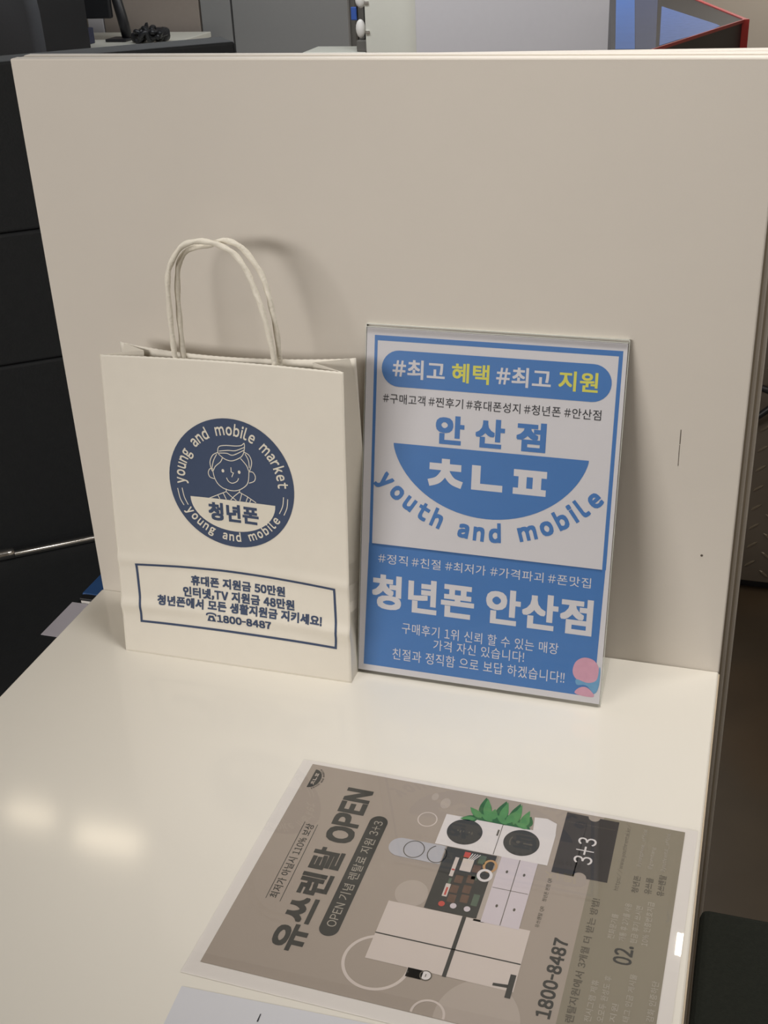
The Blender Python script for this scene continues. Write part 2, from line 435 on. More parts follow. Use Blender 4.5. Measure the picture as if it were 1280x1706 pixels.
# ------------------------------------------------------------------ paper carrier bag
BL = Vector((-.5385, -.0955, 0)); BR = Vector((-.3136, -.0945, 0)); TL_ = Vector((-.5380, -.060, .2832)); TR_ = Vector((-.3150, -.0625, .2845))
def bag_front(u, v):
    P = (1 - u) * (1 - v) * BL + u * (1 - v) * BR + (1 - u) * v * TL_ + u * v * TR_
    y = v * 285.0
    dip = .008 * (1 - (2 * u - 1) ** 2) * min(1, v / .3) * (1 - .35 * v)
    ridge = .0022 * math.exp(-((y - 49) / 6.0) ** 2) + .0010 * math.exp(-((y - 94) / 5.0) ** 2)
    ridge *= 0.35 + 0.65 * abs(2 * u - 1)
    wob = .0006 * math.sin(9 * u + 3 * v) * math.sin(7 * v + 1) * math.sin(math.pi * min(1, v))
    return Vector((P.x, P.y + dip - ridge + wob, P.z))
def bag_back(u, v):
    xb0, xb1 = -.5385, -.3136
    xt0, xt1 = -.5345, -.3150
    x = (1 - u) * ((1 - v) * xb0 + v * xt0) + u * ((1 - v) * xb1 + v * xt1)
    y = (1 - v) * -.021 + v * -.030
    dip = -.018 * (math.sin(math.pi * u) ** 0.8) * v * v
    z = v * .2835 + .0012 * v
    return Vector((x, y + dip, z))
def grid(fn, nu, nv, flip=False, serr=False):
    V, F = [], []
    for j in range(nv + 1):
        for i in range(nu + 1):
            p = fn(i / nu, j / nv)
            if serr and j == nv: p = p + Vector((0, 0, .0002 if i % 2 else -.0002))
            V.append(tuple(p))
    for j in range(nv):
        for i in range(nu):
            a = j * (nu + 1) + i; q = (a, a + 1, a + nu + 2, a + nu + 1)
            F.append(q[::-1] if flip else q)
    return V, F
def gusset(side):
    def fn(s, v):
        a = bag_front(side, v); b = bag_back(side, v); d = (b - a).length; h = .0375
        fold = math.sqrt(max(0, h * h - (d / 2) ** 2)) * (0.95 if v > .25 else v / .25 * .95)
        k = 1 - abs(2 * s - 1)
        p = a.lerp(b, s); p.x += (-1 if side else 1) * fold * k
        return p
    return fn
bag = thing('paper_carrier_bag', 'white paper carrier bag with a round navy logo, left of the blue sign', 'bag', (-.426, -.058, 0))
def paper(o, th=.0003):
    md = o.modifiers.new('paper', 'SOLIDIFY'); md.thickness = th; md.offset = -1; return o
paper(obj('front_panel', grid(bag_front, 80, 142, serr=True), M_bag, bag, True))
paper(obj('back_panel', grid(bag_back, 80, 40, True, True), M_bag, bag, True))
for s in (0, 1):
    paper(obj('side_gusset', grid(gusset(s), 8, 40, s == 0), M_bag, bag))
obj('bottom_panel', ([tuple(v + Vector((0, 0, .0004))) for v in (bag_front(0, 0), bag_front(1, 0), bag_back(1, 0), bag_back(0, 0))], [(3, 2, 1, 0)]), M_bag, bag)
cord_f = [(-.4692, -.054, .262), (-.4696, -.0535, .2867), (-.4699, -.0525, .3131), (-.4689, -.051, .3469), (-.4653, -.0488, .3625), (-.4534, -.0467, .3779), (-.4385, -.0454, .3821),
          (-.4236, -.0450, .3801), (-.4089, -.0454, .3730), (-.3987, -.0467, .3595), (-.3920, -.0488, .3440), (-.3866, -.0510, .3295), (-.3815, -.0530, .3083), (-.3782, -.0540, .2857), (-.3775, -.0545, .262)]
cord_b = [(-.4645, -.0475, .262), (-.4647, -.0475, .2833), (-.4649, -.0459, .3104), (-.4645, -.0440, .3370), (-.4611, -.0423, .3608), (-.4513, -.0411, .3734), (-.4345, -.0403, .3774),
          (-.4182, -.0400, .3819), (-.4034, -.0403, .3762), (-.3896, -.0411, .3582), (-.3846, -.0423, .3448), (-.3814, -.0440, .3324), (-.3775, -.0459, .3081), (-.3762, -.0475, .2831), (-.3758, -.0475, .262)]
for cp, lb in ((cord_f, 'twisted white cord handle tied to the front panel'), (cord_b, 'twisted white cord handle tied to the back panel')):
    sp = smooth_path(cp, 12)
    obj('cord_handle', tube(sp, .0023, 12, True, lambda i, t: 1 + .12 * math.cos(2 * t + i * .55)), M_cord, bag, True, lb)

bnorm = (BR - BL).cross(TL_ - BL).normalized()
def bag_map(x, y, layer): return tuple(bag_front(x / 225.0, y / 285.0) + bnorm * (.00022 + .00013 * layer))
put = printer(bag_map)
fp = bpy.data.objects['front_panel']
CX, CY = 116.1, 175.4
put('round_logo', disc2(CX, CY, 59.6, 59.6, 72, 24), M_navy, fp, 0, 'navy disc printed on the white bag')
wh = []
def arc_low():
    # half bowl: flat top y=160.2 from x 75.5..157.2, lowest y=131
    P = []; n = 30; V = []; F = []
    for i in range(n + 1):
        a = math.pi + math.pi * i / n
        x = 116.3 + 40.9 * math.cos(a); yb = 160.2 + 29.4 * math.sin(a)
        for j in range(7): V.append((x, 160.2 + (yb - 160.2) * j / 6))
    for i in range(n):
        for j in range(6):
            a = i * 7 + j; F.append((a, a + 1, a + 8, a + 7))
    return V, F
put('logo_bowl', arc_low(), M_bagwhite, fp, 1, 'white half bowl inside the navy logo')
put('logo_top_lettering', arc_text('young and mobile market', CX, CY, 44.8, 184.5, 1.5, 7.8, .022, True, .72, .5), M_bagwhite, fp, 1, 'white lettering over the top of the navy logo')
put('logo_bottom_lettering', arc_text('young and mobile', CX, CY, 53.9, -148.5, -32.5, 6.3, .026, False, .80, .5), M_bagwhite, fp, 1, 'white lettering along the bottom of the navy logo')
LW = .75
strokes = [
 ([(104.9, 203.6), (106.2, 208.9), (112.5, 210.6), (122.1, 211.0), (127.6, 212.0), (130.5, 214.0), (130.2, 208.0), (128.3, 203.2), (124.5, 199.9), (117.7, 197.1), (111.7, 197.9), (107.1, 200.9)], True),
 ([(106.1, 204.9), (114.6, 206.3), (121.9, 206.8), (130.3, 210.5)], False), ([(105.8, 203.1), (113.2, 203.6), (119.2, 202.4), (129.8, 207.9)], False),
 ([(104.9, 203.6), (100.0, 200.9), (97.0, 195.4), (96.9, 190.8), (98.6, 185.7), (101.7, 190.6), (106.8, 195.1), (108.8, 198.8)], False),
 ([(103.6, 201.8), (100.2, 195.7), (98.2, 188.5)], False),
 ([(129.7, 206.2), (134.4, 203.9), (136.6, 198.4), (135.7, 193.1), (133.7, 189.4), (131.5, 194.3), (126.3, 200.1)], False),
 ([(130.8, 204.6), (133.6, 199.2), (134.2, 192.3)], False),
 ([(98.8, 187.4), (99.9, 180.5), (103.1, 174.3), (108.9, 170.5), (116.7, 169.4), (123.5, 171.0), (129.9, 175.5), (132.6, 180.5), (133.7, 190.0)], False),
 ([(99.2, 188.0), (96.2, 187.8), (94.4, 184.1), (95.7, 180.1), (100.4, 178.8)], False), ([(133.6, 188.8), (137.3, 188.7), (139.5, 184.9), (138.1, 180.6), (133.1, 178.3)], False),
 ([(111.6, 181.0), (113.5, 177.7), (117.1, 176.5), (121.5, 178.6), (123.3, 181.7)], False)]
straight = [[(116.5, 191.1), (116.5, 186.8), (118.6, 186.1), (116.8, 182.1)], [(110.7, 170.7), (110.5, 167.9)], [(123.7, 170.6), (123.1, 168.2)],
 [(110.5, 167.9), (102.5, 164.2), (93.8, 160.1)], [(123.2, 168.8), (130.6, 165.6), (138.9, 160.8)], [(110.5, 167.9), (114.6, 164.2), (119.9, 160.5)], [(123.2, 168.8), (118.3, 164.7), (114.4, 160.5)],
 [(107.4, 166.4), (110.1, 160.5)], [(101.9, 164.1), (103.8, 160.5)], [(125.5, 167.7), (123.2, 160.5)], [(131.2, 165.3), (129.1, 160.3)], [(134.1, 163.4), (132.7, 160.3)]]
put('logo_line_drawing', join(*[ribbon2(p, LW, c, 6) for p, c in strokes], *[ribbon2(p, LW, False, 0, 3) for p in straight],
                              disc2(108.6, 187.1, 1.3, 1.6, 14), disc2(124.2, 187.4, 1.3, 1.6, 14)), M_bagwhite, fp, 1, 'thin white line drawing of a smiling head')
for pr in (([(63.6, 166.9), (65.3, 157.5), (68.5, 151.1)], [(67.9, 167.5), (69.4, 159.0), (72.6, 151.8)]), ([(165.5, 169.2), (164.3, 160.9), (160.8, 153.3)], [(169.4, 167.8), (168.3, 159.7), (165.1, 152.4)])):
    put('logo_side_lines', join(*[ribbon2(p, .8, False, 5) for p in pr]), M_bagwhite, fp, 1)
put('logo_name_lettering', text2('청년폰', 92.0, 140.6, 139.4, 156.6, .040), M_navy, fp, 2, 'navy lettering on the white bowl')
fr = [(17.6, 89.6), (60, 90.6), (101.9, 91.0), (150, 90.5), (210.5, 89.4), (211.6, 50.2), (210.6, 32.7), (100.6, 33.2), (18.6, 32.7), (19.0, 49.8)]
put('text_frame', ribbon2(fr, 2.2, True, 0, 2.0), M_navy, fp, 0, 'navy rectangular outline')
for s_, a, b, c, d in (('휴대폰 지원금 50만원', 70.2, 162.4, 73.6, 83.3), ('인터넷,TV 지원금 48만원', 62.0, 171.3, 61.6, 71.9), ('청년폰에서 모든 생활지원금 지키세요!', 36.2, 197.9, 51.6, 61.2), ('1800-8487', 95.2, 148.6, 40.8, 48.6)):
    put('lettering_line', text2(s_, a, b, c, d, .040), M_navy, fp, 0)
ph = join(ribbon2([(85.2, 46.6), (85.8, 48.4), (89.8, 49.2), (93.6, 48.4), (94.2, 46.6)], 1.5, False, 3),
          quad2((87.6, 46.9), (91.8, 46.9), (94.0, 40.9), (85.4, 40.9)))
put('telephone_symbol', ph, M_navy, fp, 0, 'navy telephone symbol')
put('telephone_dial', disc2(89.7, 43.4, 1.3, 1.3, 16), M_bagwhite, bpy.data.objects['front_panel'], 1)

# ------------------------------------------------------------------ acrylic sign holder
LE = math.radians(13.8)
SO = Vector((-.3136, -.0768, .003)); SX = Vector((1, -.004, 0)).normalized(); SV = Vector((0, math.sin(LE), math.cos(LE))); SN = Vector((0, -math.cos(LE), math.sin(LE)))
def sg(x, y, d): return tuple(SO + SX * (x / 1000) + SV * (y / 1000) + SN * (d / 1000))
def slab(x0, x1, y0, y1, d0, d1):
    g = box(x0, x1, y0, y1, d0, d1); return [sg(*v) for v in g[0]], [f for f in g[1]]
sign = thing('sign_holder', 'clear acrylic holder with a blue and white Korean poster, right of the paper bag', 'sign', (-.205, -.04, 0))
poster = obj('poster', slab(.7, 218.1, .5, 308.4, -.35, 0), M_paper, sign, label='white paper poster printed in blue')
obj('front_sheet', slab(.2, 218.6, .0, 309.0, .5, 1.9), M_acryl, sign, label='clear front sheet')
obj('back_sheet', slab(0, 218.8, -.5, 311.0, -3.2, -.6), M_acryl, sign, label='clear back sheet')
for q in ((.2, 218.6, 309.0, 309.5, .5, 1.9), (0, 218.8, 311.0, 311.6, -3.2, -.6), (218.8, 219.3, -.5, 311.0, -3.2, -.6), (-.5, 0, -.5, 311, -3.2, -.6)): obj('polished_edge', slab(*q), M_acryledge, sign, label='pale polished edge of the acrylic')
ft = [(-.3136, -.078), (-.0948, -.0788), (-.0960, -.004), (-.3136, -.004)]
obj('foot', ([(x, y, .0004) for x, y in ft] + [(x, y, .0028) for x, y in ft], [(3, 2, 1, 0), (4, 5, 6, 7), (0, 1, 5, 4), (1, 2, 6, 5), (2, 3, 7, 6), (3, 0, 4, 7)]), M_acryl, sign, label='clear foot running back to the divider')
put = printer(lambda x, y, l: sg(x, y, .06 + .07 * l))
put('blue_border', join(rect2(7.7, 10.4, 120.3, 302.4), rect2(211.6, 214.8, 120.3, 302.4), rect2(10.4, 211.6, 298.0, 302.4), rect2(10.4, 211.6, 118, 120.3)), M_blue, poster, 0)
put('blue_panel', quad2((5.6, 6.3), (212.8, 6.3), (214.4, 120.3), (7.5, 120.3)), M_blue, poster, 0)
put('headline_pill', pill2(14.6, 207.7, 259.9, 290.6), M_blue, poster, 1, 'blue pill behind the headline')
for s_, a, b, m_ in (('#최고', 24.2, 69.8, M_paper), ('혜택', 75.7, 107.5, M_yellow), ('#최고', 113.4, 158.8, M_paper), ('지원', 165.0, 197.0, M_yellow)):
    put('headline_lettering', text2(s_, a, b, 267.3, 283.6, .022), m_, poster, 2, 'yellow headline word' if m_ is M_yellow else 'white headline word')
put('hashtag_lettering', join(*[text2(s, a, b, 245.4, 253.8, .005) for s, a, b in (('#구매고객', 16.5, 53.8), ('#찐후기', 56.6, 86.5), ('#휴대폰성지', 89.3, 135.0), ('#청년폰', 138.0, 168.4), ('#안산점', 171.2, 201.2))]), M_dkink, poster, 1, 'charcoal hashtag lettering')
put('branch_lettering', join(*[text2(s, a, b, 214.4, 239.0, .040) for s, a, b in (('안', 63.8, 88.6), ('산', 98.2, 123.2), ('점', 132.9, 157.8))]), M_blue, poster, 1, 'bold blue lettering above the bowl')
P = [(27.2, 211.5)]
for i in range(1, 40):
    a = math.pi + math.pi * i / 40; dx = 83.5 * math.cos(a)
    ye = 211.5 + 58.5 * math.sin(a); yc = 241.8 - math.sqrt(88.8 ** 2 - dx * dx)
    P.append((110.7 + dx, .55 * yc + .45 * ye))
P.append((194.1, 211.5))
put('bowl_emblem', quad2(*P), M_blue, poster, 1, 'blue bowl emblem')
def chnp():
    ch = join(lift(rect2(70.4, 77.5, 197.0, 201.8), 1), lift(rect2(59.8, 87.6, 191.7, 197.6), 2),
              lift(ribbon2([(74.2, 193.5), (71.8, 188.2), (67.0, 182.8), (59.4, 180.0)], 6.2, False, 6), 3), lift(ribbon2([(73.4, 193.5), (75.8, 188.2), (80.6, 182.8), (88.6, 180.0)], 6.2, False, 6), 4))
    nn = join(rect2(96.8, 104.4, 177.6, 198.8), rect2(104.4, 123.6, 177.6, 183.3))
    pp = join(rect2(132.7, 160.6, 192.9, 198.8), rect2(132.6, 160.4, 177.6, 183.1), rect2(136.9, 143.8, 183.1, 192.9), rect2(149.0, 156.2, 183.1, 192.9))
    return join(ch, lift(nn, 0), lift(pp, 0))
put('emblem_lettering', chnp(), M_paper, poster, 2, 'white jamo letters on the bowl')
put('emblem_arc_lettering', arc_text('youth and mobile', 111.2, 262.7, 129.0, -139.2, -40.6, 12.4, .046, False, .86, .45), M_blue, poster, 1, 'blue lettering curving under the bowl')
put('value_lettering', join(*[text2(s, a, b, 102.9, 111.8, .001) for s, a, b in (('#정직', 16.5, 43.4), ('#친절', 47.1, 73.3), ('#최저가', 77.4, 113.3), ('#가격파괴', 117.2, 163.2), ('#폰맛집', 167.1, 203.3))]), M_paper, poster, 1, 'white hashtag lettering on blue')
for s_, a, b in (('청년폰', 11.6, 104.6), ('안산점', 115.0, 207.0)):
    put('shop_lettering', text2(s_, a, b, 60.6, 92.6, .034), M_paper, poster, 1, 'large white lettering on blue')
for s_, a, b, c, d in (('구매후기 1위 신뢰 할 수 있는 매장', 40.4, 180.0, 40.3, 50.6), ('가격 자신 있습니다!', 69.8, 151.0, 28.6, 38.6), ('친절과 정직함 으로 보답 하겠습니다!!', 32.5, 187.0, 14.6, 25.4)):
    put('promise_lettering', text2(s_, a, b, c, d, .003), M_paper, poster, 1, 'small white lettering on blue')
bl = smooth_path([(193.6, 27), (195.5, 36), (202.4, 41.0), (211, 39.5), (215.6, 32), (214.6, 22), (207, 18.4), (197.5, 20.5)], 5, True)
put('pink_water_stain', quad2(*[(v.x, v.y) for v in bl]), M_pinkstain, poster, 2, 'pink blot of bled ink')
b2 = smooth_path([(197.2, 20.6), (207, 18.6), (214.4, 22.5), (215.8, 34), (217.0, 30), (216.4, 16), (213, 9.5), (206, 16.0), (198, 15.5)], 5, True)
put('cyan_water_stain', quad2(*[(v.x, v.y) for v in b2]), M_cyanstain, poster, 3, 'blue streak of bled ink')
b3 = smooth_path([(196.5, 8.0), (200, 13.0), (206, 14.5), (212.0, 10.0), (212.6, 6.4), (204, 6.0)], 5, True)
put('pink_foot_stain', quad2(*[(v.x, v.y) for v in b3]), M_pinkstain, poster, 2, 'small pink blot at the corner')

# ------------------------------------------------------------------ laminated flyer on the desk
FA = Vector((-.0123, -.2138, 0)); FE = Vector((-.99983, .0183, 0)); FNN = Vector((.0183, .99983, 0))   # page up, page right
def fmap(x, y, l): return tuple(FA + FE * (y / 1000) + FNN * ((x - 210) / 1000) + Vector((0, 0, .00055 + .00009 * l)))
flyer = thing('laminated_flyer', 'laminated taupe rental flyer with household appliances lying flat on the white desk', 'flyer', (-.162, -.316, 0))
put = printer(fmap)
page = put('page', rect2(0, 210, 0, 297), M_fly, flyer, 0, 'taupe printed page')
def film_slab():
    # the margin bows up along the page edge and slopes down to the desk edge
    prof = [(306, 1.5), (8, 1.5), (4, 1.62), (1.5, 1.95), (0, 2.12), (-.8, 2.12), (-9, 1.55)]
    top_ = [(x, y, z) for y, z in prof for x in (-11.5, 213.5)]; bot = [(x, y, 1.4) for y in (306, -9) for x in (-11.5, 213.5)]
    V = [tuple(FA + FE * (y / 1000) + FNN * ((x - 210) / 1000) + Vector((0, 0, z / 1000))) for x, y, z in top_ + bot]
    n = len(prof); F = [(2 * k, 2 * k + 2, 2 * k + 3, 2 * k + 1) for k in range(n - 1)]
    b = 2 * n; F += [(b, b + 1, b + 3, b + 2), (0, 1, b + 1, b), (2 * n - 2, b + 2, b + 3, 2 * n - 1), tuple(2 * k for k in range(n - 1, -1, -1)) + (b, b + 2), tuple(2 * k + 1 for k in range(n)) + (b + 3, b + 1)]
    bmf = V, F
    return bmf
flm = obj('laminating_film', film_slab(), M_film, flyer, label='clear glossy film with a margin round the page')
_bm = bmesh.new(); _bm.from_mesh(flm.data); bmesh.ops.recalc_face_normals(_bm, faces=_bm.faces); _bm.to_mesh(flm.data); _bm.free()
obj('film_margin', ([tuple(FA + FE * (y / 1000) + FNN * ((x - 210) / 1000) + Vector((0, 0, .0003))) for x, y in ((-11.5, -9), (213.5, -9), (213.5, 306), (-11.5, 306))], [(0, 1, 2, 3)]), mat('milky_film_backing', (228, 222, 214), 0.3, 0.5, var=0.01), flyer, label='milky film margin round the page')
P_ = lambda n, g, m, l=1, lb=None: put(n, g, m, page, l, lb)
P_('olive_footer', rect2(0, 210, 0, 59.8), M_flyolive, 1, 'olive grey lower band')
for a in ((198.4, 189.8, 4.2, 2.7, 24), (193.2, 180.0, 6.0, 3.9, 24), (97.0, 178.4, 12.6, 11.8, 40)): P_('pale_disc', disc2(*a), M_flybeige, 1, 'pale decorative disc')
P_('big_pale_disc', quad2(*[(max(0, 4 + 33 * math.cos(t)), 108 + 27.5 * math.sin(t)) for t in [2 * math.pi * i / 60 for i in range(60)]]), M_flybeige, 1, 'large pale disc at the page edge')
for a in ((32.0, 183.0, 22.0, 22.4, 2.2), (172.4, 188.6, 7.6, 7.2, .9)): P_('cream_ring', ring2(*a), M_flycream, 1, 'cream decorative ring')
P_('cream_half_ring', ribbon2([(max(0.0, 1.5 + 10.6 * math.cos(math.radians(a))), 139 + 10.6 * math.sin(math.radians(a))) for a in range(-96, 97, 6)], 1.6), M_flycream, 2)
P_('title_lettering', text2('유쓰렌탈', 24.6, 123.5, 235.2, 259.4, .036, y1b=.8), M_flydark, 1, 'large dark title lettering')
P_('title_lettering', text2('OPEN', 130.2, 191.0, 236.0, 258.0, .045, y1b=1.5), M_flydark, 1, 'large dark title lettering')
for a, b in (((64.6, 276.8), (144.8, 278.2)), ((64.3, 265.8), (144.3, 267.6))): P_('rule', ribbon2([a, b], .5), M_flydark, 1, 'thin dark rule')
P_('guarantee_lettering', text2('최저가 아닐시 110% 보상', 66.4, 143.6, 268.6, 275.4, .01, y1b=.9), M_flydark, 1, 'dark lettering between the rules')
P_('offer_pill', pill2(43.8, 166.0, 216.4, 230.6), M_flydark, 1, 'dark rounded bar')
P_('offer_lettering', text2('OPEN 기념 렌탈료 지원 3+3', 52.4, 160.2, 219.4, 227.4, 0), M_flylight, 2, 'pale lettering on the dark bar')
# small bowl emblem in the corner
hb = [(182.3, 291.6)]
for i in range(1, 20):
    a = math.pi + math.pi * i / 20; hb.append((193.3 + 11.0 * math.cos(a), 291.6 + 7.9 * math.sin(a)))
hb.append((204.3, 291.8))
P_('corner_emblem', quad2(*hb), M_flydark, 1, 'small dark bowl emblem')
k = .132
P_('corner_emblem_lettering', ([(193.4 + (x - 110.7) * k, 288.6 + (y - 188) * k) for x, y, _ in chnp()[0]], chnp()[1]), M_flybeige, 2)
P_('corner_arc_lettering', arc_text('youth and mobile', 193.4, 296.6, 15.2, -143, -37, 1.4, .03, False, .95), M_flydark, 1)
# appliances
P_('water_purifier', join(quad2(*([(129.2, 167.0), (148.4, 167.2), (148.2, 199.0)] + [(138.8 + 9.6 * math.cos(a), 199 + 9.5 * math.sin(a)) for a in [math.pi * i / 12 for i in range(1, 12)]] + [(129.2, 199.0)]))), M_flygrey, 2, 'pale grey cylinder appliance')
P_('water_purifier_rings', join(ring2(139.0, 189.2, 8.6, 7.6, .7), ring2(138.6, 171.4, 8.6, 7.0, .7, 40, 25, 325)), M_flymid, 3)
P_('washer_dryer', rect2(149.0, 182.0, 91.6, 176.0), M_flywhite, 2, 'white washer and dryer pair')
for y in (157.8, 114.4): P_('washer_door', disc2(166.6, y, 13.5, 13.4, 48), M_flydark, 3, 'round dark washer door')
P_('washer_door_glint', join(ring2(166.6, 114.4, 9.0, 8.6, 1.0, 20, 60, 120), rect2(165.6, 167.0, 106, 113), disc2(166.6, 117.0, 1.5, 1.5, 16)), M_flymid, 4)
P_('washer_door_glint', join(*[rect2(165.0 + q % 2, 167.6, 151.5 + q * 2.2, 152.6 + q * 2.2) for q in (0, 1, 3, 4, 5)]), M_flymid, 4)
P_('washer_seam', join(rect2(149.5, 181.8, 131.5, 132.0), rect2(169, 175.6, 132.8, 134.2)), M_flymid, 3)
P_('fridge_side', quad2((84.2, 130.4), (149, 127.0), (149, 124.5), (84.2, 122.6)), M_flybeige, 2)
P_('four_door_fridge', rect2(84.6, 149.0, 98.4, 125.2), M_flylav, 3, 'lavender grey four-door fridge')
P_('four_door_fridge_seams', join(rect2(84.9, 149, 111.3, 111.8), rect2(117.6, 118.0, 99, 124.6), *[disc2(x, y, 1.5, .9, 10) for x, y in ((135, 118.1), (135, 105.5), (101.5, 117.7), (101.2, 105.2))]), M_flymid, 4)
P_('dark_console', rect2(86.4, 148.4, 128.6, 166.2), M_flydark, 3, 'dark panel with coloured cans')
random.seed(3)
P_('console_labels', join(rect2(120.1, 139.4, 154.6, 157.4), rect2(100.2, 112.6, 153.6, 157.2), rect2(127.4, 139.8, 143.4, 151.6)), M_flycream, 4, 'cream labels')
P_('console_stems', join(*[ribbon2([(139, 148 - i * 1.2), (146, 146 - i * 1.9)], .7) for i in range(4)], ring2(127.2, 132.6, 5.2, 4.6, 2.2, 30)), M_flywhite, 5)
P_('console_cans', join(*[rect2(x, x + 7.5, y, y + 5.6) for x, y in ((96, 147), (105, 147.5), (115, 146.8), (98, 138.2), (107, 138.8), (117, 138.5), (128, 137))]), M_brown, 4, 'brown cans')
P_('console_tan_ring', ring2(137, 131.0, 5.6, 4.4, 1.8, 30), M_tan, 4)
P_('console_red_marks', join(disc2(93.0, 155.2, 2.5, 2.3, 18), rect2(101.5, 109, 154.6, 156.0), rect2(126, 127.5, 154.8, 157), rect2(141, 146.5, 147.5, 152)), M_red, 5, 'red marks')
P_('console_buttons', join(disc2(93.2, 146.8, 2.5, 2.3, 18), disc2(93.0, 136.8, 2.5, 2.3, 18)), M_flylav, 5)
P_('console_green_items', join(rect2(97, 108, 131, 135.5), rect2(112.6, 118.2, 154.4, 156.4), rect2(121, 125, 137, 141.5), rect2(137.5, 146.0, 135.5, 140.5)), mat('dull_green_flyer_ink', (92, 104, 88), .5, .3, var=.3, scale=200), 4)
P_('beige_fridge', join(quad2((33.0, 90.6), (86.0, 90.6), (86.0, 191.8), (33.4, 191.6))), M_flycream, 2, 'cream double fridge')
P_('beige_fridge_seams', join(rect2(55.6, 56.6, 90.8, 191.8), rect2(32.6, 86.0, 135.4, 138.2)), M_flydark, 3, 'dark fridge seams')
P_('gauge', join(pill2(28.2, 31.6, 150.6, 161.4),), M_flydark, 3)
P_('gauge_face', disc2(30.2, 148.4, 3.8, 3.8, 24), M_flywhite, 3)
P_('gauge_ring', join(ring2(30.2, 148.4, 3.8, 3.8, .7, 28), rect2(29, 31.4, 148.1, 148.7)), M_flymid, 4)
P_('dark_mount', join(quad2((34.6, 104.8), (36.8, 104.8), (37.8, 95), (35.2, 95)), rect2(27.4, 46.6, 91.4, 95.2)), M_flydark, 3, 'dark T-shaped mount')
leafs = [((182, 152), (181, 164), 4), ((184, 151), (195, 162), 5), ((185, 147), (208, 151), 5), ((184, 143), (198, 143), 5.5), ((184, 136), (208, 135), 5), ((183, 131), (200, 127), 5), ((183, 126), (208, 124), 4.6), ((183, 120), (203, 117), 5), ((183, 116), (196, 113), 4.4), ((182, 139), (190, 150), 4), ((182, 128), (192, 138), 4), ((181.5, 112), (188, 123), 4)]
def leaf(a, b, w):
    a = Vector(a); b = Vector(b); d = b - a; n = Vector((-d.y, d.x)).normalized() * w
    L = [a + d * t + n * math.sin(math.pi * t ** .75) for t in [i / 8 for i in range(9)]]; R_ = [a + d * t - n * math.sin(math.pi * t ** .75) for t in [i / 8 for i in range(7, 0, -1)]]
    return quad2(*[tuple(p) for p in L + R_])
P_('dark_foliage', join(lift(quad2((181.8, 158), (181.8, 111), (189, 114), (193, 130), (191, 146), (187, 156)), 0), *[lift(leaf(*l), 1 + i) for i, l in enumerate(leafs[::2])]), M_leaf2, 2, 'dark green leaves')  # darker printed green under the bright leaves
P_('foliage', join(*[lift(leaf((a[0] + .5, a[1] + o), (b[0] - 1, b[1] + o), w * .62), i) for i, (a, b, w, o) in enumerate([(a, b, w, o) for (a, b, w) in leafs for o in ((-1.6,) if w > 4.5 else (1.2,))])]), M_leaf, 3, 'bright green leaves')
P_('plant_pot', quad2((181.6, 108.8), (196.0, 110.4), (197.0, 101), (193.4, 93.0), (181.6, 91.8)), M_flywhite, 3, 'pale plant pot')
def ticket():
    P = [(143.8, 87.6), (143.6, 71.4)] + [(143.6 + 5.0 * math.sin(t), 67.4 + 5.0 * math.cos(t)) for t in [math.pi * i / 10 for i in range(11)]] + [(143.8, 47.6), (207.6, 48.2)]
    P += [(207.6, 62.2)] + [(207.8 - 4.4 * math.sin(t), 67.0 - 4.4 * math.cos(t)) for t in [math.pi * i / 10 for i in range(11)]] + [(208.4, 87.8)]
    return P, [tuple(range(len(P)))]
P_('ticket', ticket(), M_ticket, 2, 'black ticket shape')
P_('ticket_perforation', join(*[rect2(197.8, 198.4, y, y + 1.0) for y in [50 + 2 * i for i in range(18)]]), M_flymid, 3)
P_('ticket_lettering', text2('3+3', 157.4, 184.6, 61.0, 74.6, .004), M_flywhite, 3, 'white lettering on the ticket')
P_('caption_lettering', text2('유쓰렌탈 QR', 90.2, 109.9, 85.2, 88.6, .004, 2), M_flymid, 1)
P_('caption_lettering', text2('청년폰 본점 QR', 114.6, 137.4, 85.2, 88.6, .004, 2), M_flymid, 1)
P_('phone_number_lettering', text2('1800-8487', 19.0, 85.0, 63.9, 73.8, .032), M_flydark, 1, 'dark phone number lettering')
P_('method_lettering', text2('렌탈지원에서 3개월 더 받는 방법!', 20.0, 127.0, 49.5, 55.2, .016), M_flymid, 2, 'muted lettering on the olive band')
P_('web_lettering', text2('https://www.youthrental.kr/', 138.6, 207.4, 38.2, 42.6, 0, 2), M_flymid, 2)
for s_, a, b, c, d in (('@youngphone_official', 165.4, 205.4, 26.4, 30.0), ('@gomtang', 165.2, 188.0, 18.4, 22.0), ('@youthrental_official', 165.2, 205.6, 9.3, 13.0)):
    P_('handle_lettering', text2(s_, a, b, c, d, .008, 2), M_flylight, 2, 'pale account lettering')
for s_, a, b, c, d in (('청년폰', 139.6, 156.4, 25.4, 30.4), ('유쓰몰', 140.8, 156.6, 16.4, 21.6), ('유쓰렌탈', 141.2, 161.8, 7.9, 13.2)):
    P_('account_name_lettering', text2(s_, a, b, c, d, .02, 2), M_flymid, 2, 'muted account name')
P_('step_number', text2('02.', 74.4, 91.0, 21.2, 33.6, .02), M_flydark, 2, 'dark step number')
